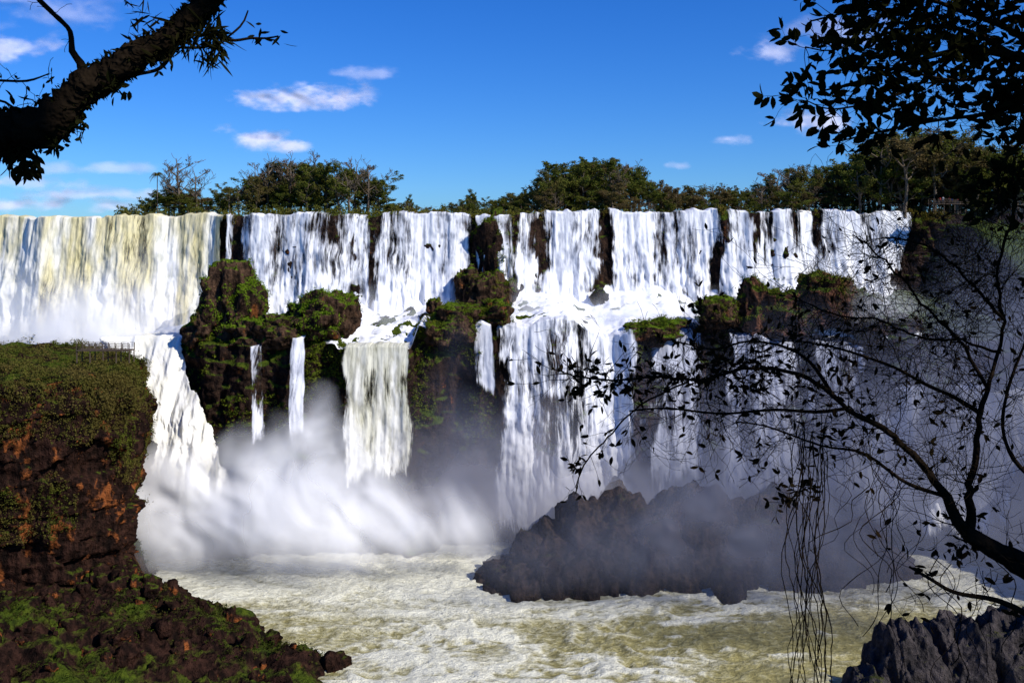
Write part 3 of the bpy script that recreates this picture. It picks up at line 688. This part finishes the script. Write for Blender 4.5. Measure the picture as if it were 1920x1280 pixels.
# ================================================================ near framing trees
random.seed(21)
def S(px,py,D): return Vector(W(px,py,D))
class NearTree:
    def __init__(s,D): s.tb=TB(); s.D=D; s.leafV=[];s.leafF=[];s.k=0; s.u=D/F
    def path(s,keys,step=.06,knob=.08,seg=9,wig=0.):
        rows=[]
        for k in keys:
            px,py,r=k[:3]; d=s.D+(k[3] if len(k)>3 else 0)
            rows.append((*W(px,py,d),r*s.u))
        P_=smoothpath(rows,step)
        if wig:
            for i in range(len(P_)): P_[i,:3]+=np.array([random.gauss(0,wig) for _ in range(3)])
        s.tb.tube([tuple(p[:3]) for p in P_],list(P_[:,3]),seg,knob); return P_
    def leaf(s,p,d,L,w):
        d=d.normalized(); a=d.cross(Vector((random.gauss(0,1),random.gauss(0,1),random.gauss(0,1))))
        if a.length<1e-4:return
        a.normalize(); n=d.cross(a)
        k=s.k
        for t,ww in((0,0),(.25,.8),(.55,1.),(.82,.55),(1,0)):
            c=p+d*L*t-n*L*.15*t*t
            if ww==0: s.leafV.append(tuple(c)); s.k+=1
            else:
                s.leafV+= [tuple(c+a*w*ww*.5+n*w*.12),tuple(c),tuple(c-a*w*ww*.5+n*w*.12)]; s.k+=3
        q=[(0,1,2),(0,2,3),(1,4,5),(1,5,2),(2,5,6),(2,6,3),(4,7,8),(4,8,5),(5,8,9),(5,9,6),(7,10,8),(8,10,9)]
        s.leafF+=[tuple(k+i for i in f) for f in q]
    def twig(s,p,d,L,r,lev,leaves=0.,LL=.08,drop=0.,bend=.22,lw=.42):
        n=max(4,int(L/.045)); q=p.copy();pts=[q.copy()];rr=[r]
        for i in range(n):
            d=(d+Vector((random.gauss(0,bend),random.gauss(0,bend)*.8,random.gauss(0,bend)-drop))).normalized()
            q=q+d*(L/n);pts.append(q.copy());rr.append(max(r*(1-.8*(i+1)/n),.0010))
            if lev>0 and random.random()<.36:
                side=Vector((random.gauss(0,1),random.gauss(0,.6),random.gauss(0,1)))
                s.twig(q,(d*.8+side*.55).normalized(),L*random.uniform(.35,.65),rr[-1]*.65,lev-1,leaves,LL,drop,bend,lw)
            if random.random()<leaves*(1. if lev<1 else .6) and i>0:
                side=Vector((random.gauss(0,1),random.gauss(0,1),random.gauss(0,1)))
                l=LL*random.uniform(.6,1.2); s.leaf(q,d*.7+side*.7,l,l*lw)
        if random.random()<leaves: 
            for _ in range(2): s.leaf(q,d+Vector((random.gauss(0,.5),random.gauss(0,.5),random.gauss(0,.5))),LL,LL*lw)
        s.tb.tube(pts,rr,4)
    def off(s,P_,a,b,n,L,r,lev,leaves,LL=.08,dirs=None,drop=0.,bend=.22,lw=.42):
        m=len(P_)
        for _ in range(n):
            i=int(m*random.uniform(a,b)); i=min(max(i,1),m-1)
            p=Vector(P_[i,:3]); t=Vector(P_[i,:3]-P_[i-1,:3]).normalized()
            side=Vector(dirs)+Vector((random.gauss(0,.45),random.gauss(0,.4),random.gauss(0,.45))) if dirs else Vector((random.gauss(0,1),random.gauss(0,.6),random.gauss(0,1)))
            s.twig(p,(t*.5+side).normalized(),L*random.uniform(.5,1.2),min(r,P_[i,3]*.7),lev,leaves,LL,drop,bend,lw)
    def build(s,label,extra=None):
        e=empty('tree',(0,0,0)); tag(e,label,'tree')
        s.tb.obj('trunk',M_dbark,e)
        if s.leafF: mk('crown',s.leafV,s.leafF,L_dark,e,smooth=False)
        return e
A=NearTree(4.)
limbk=[(0,252,46),(50,245,40),(100,222,38),(135,185,32),(165,158,31),(205,138,28),(250,108,27),(305,82,22),(345,45,23),(385,8,23),(420,-40,22)]
A.path([(-560,2600,120,-.3),(-560,1500,110,-.3),(-540,700,100,-.2),(-450,420,90,-.1),(-300,300,75),(-120,266,56)]+limbk+[(480,-120,24),(560,-200,15)],.02,.22,14)
p=A.path([(160,140,12),(150,118,8),(135,95,6),(132,60,5),(110,35,4.5),(85,12,4.5),(60,-15,4),(20,-60,4)],.02,.15,7)
A.off(p,.3,1,8,.12,.0022,1,.1,.03)
main=smoothpath([(*W(a,b,4.),r*4/F) for a,b,r in limbk],.01)
for _ in range(2300):
    q=main[random.randrange(len(main))]; a=random.uniform(0,6.28); d=Vector((math.cos(a),random.gauss(0,.5),math.sin(a))).normalized()
    c_=Vector(q[:3])+d*q[3]*.93; A.leaf(c_,d+Vector((random.gauss(0,.6),0,random.gauss(0,.6)-.3)),random.uniform(.010,.034),random.uniform(.006,.016))
def tuft(px,py,n,L,w,spread=1.,dr=-.1):
    for _ in range(n):
        a=random.uniform(0,6.28); A.leaf(S(px+random.gauss(0,14),py+random.gauss(0,12),4.+random.uniform(-.1,.1)),Vector((math.cos(a)*spread,random.gauss(0,.4),math.sin(a)+dr)),L*random.uniform(.5,1.2),w)
tuft(345,70,50,.09,.012);tuft(400,60,80,.09,.013,1,-.3);tuft(270,60,30,.06,.01);tuft(300,105,40,.05,.014);tuft(395,95,50,.09,.010,.6,-.7);tuft(45,300,44,.07,.024,.7,-.8);tuft(215,165,26,.05,.022,1,-.4);tuft(20,210,14,.06,.02);tuft(30,290,40,.06,.02,.6,-.7);tuft(140,240,50,.04,.018,1,-.6);tuft(100,265,40,.05,.018,1,-.6);tuft(262,15,20,.09,.006,.5,.7)
p=A.path([(390,50,4),(430,75,3),(470,72,2.5),(500,72,2),(522,68,1.5)],.02,.05,5)
for t_ in range(5): tuft(480+t_*9,75-3*t_,3,.05,.012)
p2=A.path([(330,90,5),(300,128,4),(260,140,3),(230,150,2)],.02,.1,5)
p2=A.path([(340,90,3),(400,85,2.4),(450,50,2),(465,20,1.4)],.02,.1,5)
p3=A.path([(-20,150,2.5),(20,152,2.5),(50,152,2.4),(75,145,1.8),(92,138,1.2)],.02,.1,5); A.off(p3,.1,1,8,.09,.0018,1,.2,.025)
p3=A.path([(-20,185,2.5),(10,192,2.5),(30,205,2.4),(55,203,1.8),(75,208,1.2)],.02,.1,5); A.off(p3,.1,1,6,.07,.0018,1,.3,.04)
A.build('gnarled dark tree limb draped with moss and epiphytes')
B=NearTree(5.2)
t1=B.path([(2250,2400,60,.2),(2180,1600,52,.2),(2080,1190,42,.1),(1990,1105,31),(1920,1062,24),(1860,1028,17),(1805,990,13),(1775,935,9),(1722,862,6.6),(1655,803,5.6),(1592,768,4.8),(1545,728,4.3),(1490,700,3.8),(1400,690,3.1,-.1),(1320,712,2.6,-.2),(1240,705,2.2,-.2),(1150,712,1.8,-.3),(1055,700,1.4,-.3)],.04,.12,8,.003)
t2=B.path([(1822,1000,11),(1818,920,7.4),(1832,840,6.2),(1838,775,5.3),(1852,725,4.2),(1872,660,3.5,.1),(1880,590,3.1,.1),(1868,520,2.8),(1890,440,2.6),(1905,360,2.4,-.1),(1930,250,2.4)],.04,.1,8,.006)
t3=B.path([(1838,775,5),(1790,745,3.8),(1735,720,3.2,-.1),(1680,690,2.8,-.2),(1620,668,2.4,-.2),(1560,650,2.,-.3),(1500,640,1.7,-.3)],.04,.1,6)
t4=B.path([(1560,738,4.4),(1520,680,3.5,.1),(1470,650,2.8,.1),(1400,640,2.2,.2),(1340,655,1.9,.2),(1270,640,1.4,.2)],.04,.1,6)
t5=B.path([(1925,1150,6),(1870,1125,5),(1790,1110,4),(1745,1085,3.2),(1705,1062,2.2)],.04,.1,6)
t6=B.path([(1590,765,4.),(1530,772,3.3),(1450,768,2.8,.1),(1350,775,2.3,.1),(1250,765,1.9,.1),(1180,770,1.5,.1)],.04,.1,6)
t7=B.path([(1850,725,4.),(1800,640,3.3),(1740,580,2.7,.1),(1690,520,2.2,.1),(1640,470,1.9,.2),(1600,440,1.4,.2)],.04,.1,6,.005)
t8=B.path([(1880,600,3.5),(1830,540,2.8,-.1),(1780,490,2.4,-.2),(1720,455,1.9,-.2),(1660,445,1.5,-.2)],.04,.1,6,.005)
t9=B.path([(1940,900,5),(1900,860,4),(1880,800,3.4),(1890,730,3.),(1915,660,2.7),(1940,600,2.4)],.04,.1,6)
t10=B.path([(1775,930,4.4),(1700,905,3.3),(1620,850,2.6,.1),(1540,835,2.,.1),(1440,800,1.7,.2),(1380,790,1.3,.2)],.04,.1,6)
t11=B.path([(1872,660,3.),(1800,640,2.5,.1),(1720,630,2.2,.1),(1640,600,1.8,.1),(1560,590,1.5,.1),(1500,560,1.2,.1)],.04,.1,6,.005)
B.off(t1,.55,1,60,.42,.0030,2,.06,.045)
B.off(t1,.78,1,46,.26,.0024,1,.42,.045)
B.off(t4,.2,1,34,.28,.0024,1,.38,.045)
B.off(t6,.1,1,46,.38,.0022,2,.06,.045,drop=.03)
B.off(t3,.1,1,50,.42,.0022,2,.05,.045)
B.off(t7,.1,1,66,.46,.0022,2,.03,.045)
B.off(t8,.1,1,64,.42,.0022,2,.03,.045)
B.off(t11,.1,1,66,.44,.0022,2,.03,.045)
B.off(t2,.1,1,84,.5,.0026,2,.03,.045,dirs=(-.7,0,.2))
B.off(t9,.1,1,42,.4,.0022,2,.04,.045)
B.off(t10,.1,1,36,.38,.0022,2,.06,.05,drop=.05)
B.off(t5,.1,1,14,.25,.0023,1,.25,.06)
p=B.path([(1290,715,2),(1200,760,1.8),(1140,820,1.6),(1095,870,1.5),(1080,925,1.2)],.03,.1,5,.002); B.off(p,.2,1,14,.12,.0018,1,.2,.045,drop=.1)
for cx_,cy_,n_,r_ in[(1490,925,34,32),(1070,705,28,26),(1600,840,20,90),(1560,790,14,70),(1440,700,38,90),(1260,700,44,80),(1150,710,30,50),(1340,680,24,60),(1810,1000,22,60),(1780,790,8,60),(1800,1050,16,60)]:
    for _ in range(n_):
        B.twig(S(cx_+random.gauss(0,r_*.55),cy_+random.gauss(0,r_*.35),5.2+random.gauss(0,.12)),Vector((random.gauss(0,1),random.gauss(0,.5),random.gauss(0,1))).normalized(),.07,.0014,0,.5,.047)
B.build('dark leaning tree with tangled bare twigs and sparse leaves')
def vine(px,y0,y1,amp,D,r=1.6,dx=0):
    tb=TB();pts=[];ph=random.uniform(0,6);x=px
    n=int((y1-y0)/14)+2; dr=0
    for i in range(n):
        t=i/(n-1); yy=y0+(y1-y0)*t; dr=dr*.92+random.gauss(0,1.5)
        x=px+dx*t+amp*math.sin(ph+t*5.)*.5+amp*.3*math.sin(ph*2+t*13)+dr
        pts.append(W(x,yy,D+.08*math.sin(ph+t*4)))
    tb.tube(pts,[r*D/F*random.uniform(.8,1.2) for _ in pts],5)
    o=tb.obj('hanging_vine',M_dbark); tag(o,'thin dark liana hanging from the leaning tree','vine',group='lianas under the leaning tree')
for i in range(18): vine(random.gauss(1520,17),random.uniform(740,850),random.choice([1330,1340,1310,1340,1240]),random.uniform(12,40),5.1+random.uniform(-.15,.15),random.uniform(.6,1.25),random.uniform(-34,34))
for i in range(13): vine(random.uniform(1560,1730),random.uniform(800,900),random.uniform(1040,1300),random.uniform(20,70),5.2+random.uniform(-.2,.2),random.uniform(.5,.9),random.uniform(-70,40))
for i in range(7): vine(random.uniform(1740,1900),random.uniform(1040,1090),random.uniform(1200,1330),random.uniform(15,50),5.2+random.uniform(-.2,.2),random.uniform(.6,1.),random.uniform(-30,30))
C=NearTree(4.8)
C.path([(2700,2600,90,.4),(2600,1500,80,.4),(2450,700,70,.3),(2300,350,50,.2),(2120,200,30,.1),(2000,140,16),(1900,105,9),(1800,95,6),(1700,120,4.),(1620,150,2.6),(1545,170,1.8)],.05,.1,8)
brs=[[(1990,135,8),(1900,60,6),(1800,20,4.5),(1700,-10,3.2),(1600,20,2.3),(1520,40,1.5)],
[(2000,140,8),(1920,190,5.5),(1840,215,4.),(1760,225,3.),(1660,245,2.2),(1560,268,1.4)],
[(1900,105,6),(1820,60,4.5),(1720,50,3.2),(1640,70,2.3),(1560,95,1.5),(1510,88,1.2)],
[(1800,95,4.5),(1720,160,3.2),(1640,190,2.2),(1560,205,1.5),(1515,190,1.2)],
[(2000,120,9),(1950,-20,7),(1850,-50,5),(1700,-70,4),(1560,-20,2)],
[(2060,180,9),(1960,240,5),(1900,280,3.6),(1870,340,2.8),(1880,400,2)],
[(1900,190,4.5),(1860,150,3.6),(1780,150,2.8),(1680,130,2.2),(1600,125,1.5)],
[(1850,40,4.5),(1780,-20,3.6),(1680,20,2.8),(1600,-10,2),(1540,-20,1.5)]]
for b_ in brs:
    off=random.uniform(-.4,.4)
    p=C.path([(k[0],k[1],k[2],off*(i/len(b_))) for i,k in enumerate(b_)],.04,.1,6)
    C.off(p,.12,.99,42,.18,.0026,1,.55,.066,bend=.15,lw=.48)
C.off(np.array([(*W(x_,y_,4.8),.004) for x_,y_ in zip(np.linspace(1950,1900,40),np.linspace(100,390,40))]),0,1,36,.2,.003,1,.5,.07)
C.off(np.array([(*W(x_,y_,4.8),.004) for x_,y_ in zip(np.linspace(1740,1960,40),np.linspace(0,140,40))]),0,1,54,.22,.003,1,.55,.072)
C.build('dark leafy tree canopy of small oval leaves against the sky')
e=empty('tree',(6,-3,58.2)); tag(e,'broad unseen tree added to shade the near limbs','tree')  # out-of-view tree, added to keep the sun off the near limbs
tb=TB(); tb.tube([Vector((0,0,z)) for z in np.linspace(-.2,7.5,8)],[.35-.03*i for i in range(8)],9,.08)
for a in range(9): tb.tube([Vector((math.cos(a*.7)*t*5,math.sin(a*.7)*t*4,6+1.6*t)) for t in np.linspace(0,1,6)],[.12-.02*i for i in range(6)],6,.1)
tb.obj('trunk',M_dbark,e)
r=np.random.default_rng(4); n_=900
cc_=np.stack([r.uniform(-12,14,n_),r.uniform(-8,8,n_),r.uniform(6.6,9.5,n_)],-1)
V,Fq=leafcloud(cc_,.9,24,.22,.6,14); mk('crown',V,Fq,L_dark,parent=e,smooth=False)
# ================================================================ drifting spray (curved veils of droplets)
def mist_mat(name,col,tl=.3):
    m,n=newmat(name)
    t=n.new('ShaderNodeBsdfTranslucent');n.set(t.inputs[0],col)
    x=n.mixsh(tl,n.diffuse(col),t.outputs[0])
    n.out(n.mixsh(n.at('dens'),n.new('ShaderNodeBsdfTransparent').outputs[0],x));return m
MM=mist_mat('spray_white',(.97,.97,.97),.2); MMg=mist_mat('spray_shade_tint_pale',(.58,.57,.62),.3); MMb=mist_mat('spray_shade_tint',(.25,.27,.36),.3); MMd=mist_mat('spray_shade_tint_deep',(.15,.165,.23),.3)  # all but the white spray carry the gorge shade in their colour
def mist(label,prof,bot,D,mat,amax=.9,soft=60,seed=0,bulge=4.,namp=45,nvar=.35,botsoft=45,side=60,ns=1.,relief=1.0,lean=6.,zf=None):
    prof=np.array(prof,float); pl,prr=prof[0,0],prof[-1,0]; pt=prof[:,1].min()-namp*1.6-20
    nu=max(20,int((prr-pl)/5));nv=max(20,int((bot-pt)/5))
    U,Vv=np.meshgrid(np.linspace(0,1,nu),np.linspace(0,1,nv))
    PX=pl+(prr-pl)*U;PY=pt+(bot-pt)*Vv
    q=ns*(1/150.)
    wx=PX+70*fbm(PX*q,PY*q,seed,3,s=seed+1);wy=PY+70*fbm(PX*q,PY*q,seed+5,3,s=seed+2)
    f=fbm(wx*q,wy*q,seed,5,s=seed+3,g=.5)
    T=np.interp(PX,prof[:,0],prof[:,1])
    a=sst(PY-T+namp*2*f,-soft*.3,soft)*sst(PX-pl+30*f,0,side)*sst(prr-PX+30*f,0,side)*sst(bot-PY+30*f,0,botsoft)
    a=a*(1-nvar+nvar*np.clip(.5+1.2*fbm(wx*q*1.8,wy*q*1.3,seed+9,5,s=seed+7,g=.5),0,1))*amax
    Dd=D-lean*Vv-bulge*np.sin(np.pi*U)*np.sin(np.pi*np.clip(Vv,0,1))**.7-relief*fbm(wx/90.,wy/90.,seed,3,s=seed+11,g=.35)
    Pm=np.stack([(PX-960)/F*Dd,Dd,CH-(PY-460)/F*Dd],-1)
    if zf: a=a*sst(Pm[...,2]+3.5*f,1.2,zf)
    a=np.clip(a,0,1)
    return tag(sheet('mist',Pm,mat,attrs={'dens':a},keep=a>.004),label,'mist','stuff',group='spray clouds in the gorge')
mist('thick white spray plume boiling from the plunge pool',[(205,880),(300,840),(400,835),(450,795),(520,755),(600,760),(660,800),(740,860),(820,915),(960,1000)],1170,193,MM,1.,150,1,5,75,.14,60,relief=2.3,lean=17,zf=11)
mist('bright billowing spray in front of the cream chute',[(240,960),(400,900),(480,850),(560,840),(640,890),(700,950),(880,1040)],1175,186,MM,.7,200,2,4,90,.4,60,relief=1.5,lean=17,zf=14)
mist('bright spray hanging below the silty waterfall',[(-120,500),(0,505),(100,520),(200,515),(300,505),(360,540),(430,610),(500,650)],720,219,MM,1.,180,3,2,40,.1,50,lean=7)
mist('soft white spray rising in front of the foam pool',[(-120,565),(100,570),(250,560),(350,615),(440,690)],745,212,MM,.9,110,4,2,35,.2,60,lean=7)
mist('shade-tinted slate mist veiling the lower waterfalls',[(600,960),(700,860),(780,760),(850,680),(950,760),(1100,800),(1200,680),(1400,650),(1600,640),(1700,580),(1800,480),(1990,430)],1240,195,MMb,.86,320,5,2,60,.3,60,zf=12)
mist('shade-greyed drifting spray below the big lower waterfall',[(650,980),(750,850),(900,770),(1000,780),(1100,820),(1300,930)],1190,193,MMg,.75,230,6,2,50,.4,60,zf=12)
mist('shade-tinted mist drifting across the dark rocks',[(740,1080),(850,970),(1000,900),(1200,830),(1500,740),(1750,720),(1990,740)],1280,167,MMb,.62,240,7,3,70,.4,60,zf=13)
mist('shade-tinted haze hanging in the gorge end',[(1150,1100),(1300,1000),(1500,850),(1700,700),(1990,600)],1330,150,MMd,.55,260,11,2,60,.35,60,zf=12)
mist('spray at the foot of the upper waterfalls',[(955,550),(1000,535),(1100,545),(1200,540),(1300,540),(1410,560)],620,219,MM,.7,60,8,1.5,26,.45,35,50,2.,relief=.4)
mist('spray at the foot of the upper waterfalls',[(630,560),(700,550),(800,560),(875,580)],625,219,MM,.5,60,9,1.,22,.5,30,50,2.,relief=.4)
mist('spray at the foot of the upper waterfalls',[(1580,530),(1640,510),(1680,515),(1770,540)],620,211,MM,.5,60,10,1.,20,.4,35,50,2.,relief=.4)
# ================================================================ clouds
MC=mist_mat('cloud_white',(.74,.74,.84),.1)
for i,(px,py,w_,h_,k) in enumerate([(555,183,125,26,1.),(635,187,65,18,1.),(484,266,75,28,1.),(545,271,52,15,.9),(690,138,60,16,.4),(1510,233,88,28,1.),(1450,97,68,28,.7),(1365,261,42,13,.6),(1277,311,38,10,.45),(35,97,85,24,.8),(60,384,200,24,.85),(190,364,140,15,.65),(30,342,120,18,.6),(110,30,140,44,.35),(200,316,150,15,.45),(1560,60,120,38,.35)]):
    D=4200.; nu,nv=110,60
    U,Vv=np.meshgrid(np.linspace(-1.35,1.35,nu),np.linspace(-1.6,1.6,nv))
    PX=px+U*w_;PY=py+Vv*h_
    f=fbm(PX/52.,PY/26.,i*3.7,6,s=300+i,g=.55)
    r_=np.hypot(U,Vv*np.where(Vv>0,1.25,1.))
    d=sst(1-r_+1.2*f,-.1,1.0)*sst(1.33-np.abs(U),0,.3)*sst(1.58-np.abs(Vv),0,.4)
    Dd=D+Vv*-55-40*fbm(PX/60.,PY/32.,i*3.7,2,s=300+i)
    Pm=np.stack([(PX-960)/F*Dd,Dd,CH-(PY-460)/F*Dd],-1)
    tag(sheet('cloud',Pm,MC,attrs={'dens':np.clip(d*k*.9,0,1)},keep=d>.003),'small ragged fair-weather cloud drifting in blue sky','cloud',group='fair-weather clouds')
# ================================================================ light, sky, camera
sd=Vector((.66,-.42,.64)).normalized()
su=bpy.data.lights.new('sun','SUN');su.energy=4.9;su.angle=math.radians(.5);su.color=(1,.95,.87)
so=bpy.data.objects.new('sun',su);so.rotation_euler=sd.to_track_quat('Z','Y').to_euler();COL.objects.link(so)
w=bpy.data.worlds.new('World');sc.world=w;w.use_nodes=True;n=NT(w.node_tree)
sky=n.new('ShaderNodeTexSky',sky_type='NISHITA');sky.sun_disc=False
sky.sun_elevation=math.asin(sd.z);sky.sun_rotation=math.atan2(sd.x,sd.y);sky.altitude=200;sky.air_density=1.;sky.dust_density=.2;sky.ozone_density=3.
hsv=n.new('ShaderNodeHueSaturation');hsv.inputs['Saturation'].default_value=1.35;n.t.links.new(sky.outputs[0],hsv.inputs['Color'])
skc=n.mix(1.,hsv.outputs[0],(.36,.68,1.22),'MULTIPLY')
bg=n.new('ShaderNodeBackground');n.set(bg.inputs[0],skc);bg.inputs[1].default_value=.112
wo=n.new('ShaderNodeOutputWorld');n.t.links.new(bg.outputs[0],wo.inputs[0])
cam=bpy.data.cameras.new('camera');cam.sensor_width=36;cam.lens=F/1920*36;cam.shift_y=-180/1920;cam.clip_start=.1;cam.clip_end=9000
co_=bpy.data.objects.new('camera',cam);co_.location=(0,0,CH);co_.rotation_euler=(math.radians(90),0,0);COL.objects.link(co_);sc.camera=co_
sc.view_settings.view_transform='Standard';sc.view_settings.look='None';sc.view_settings.exposure=0
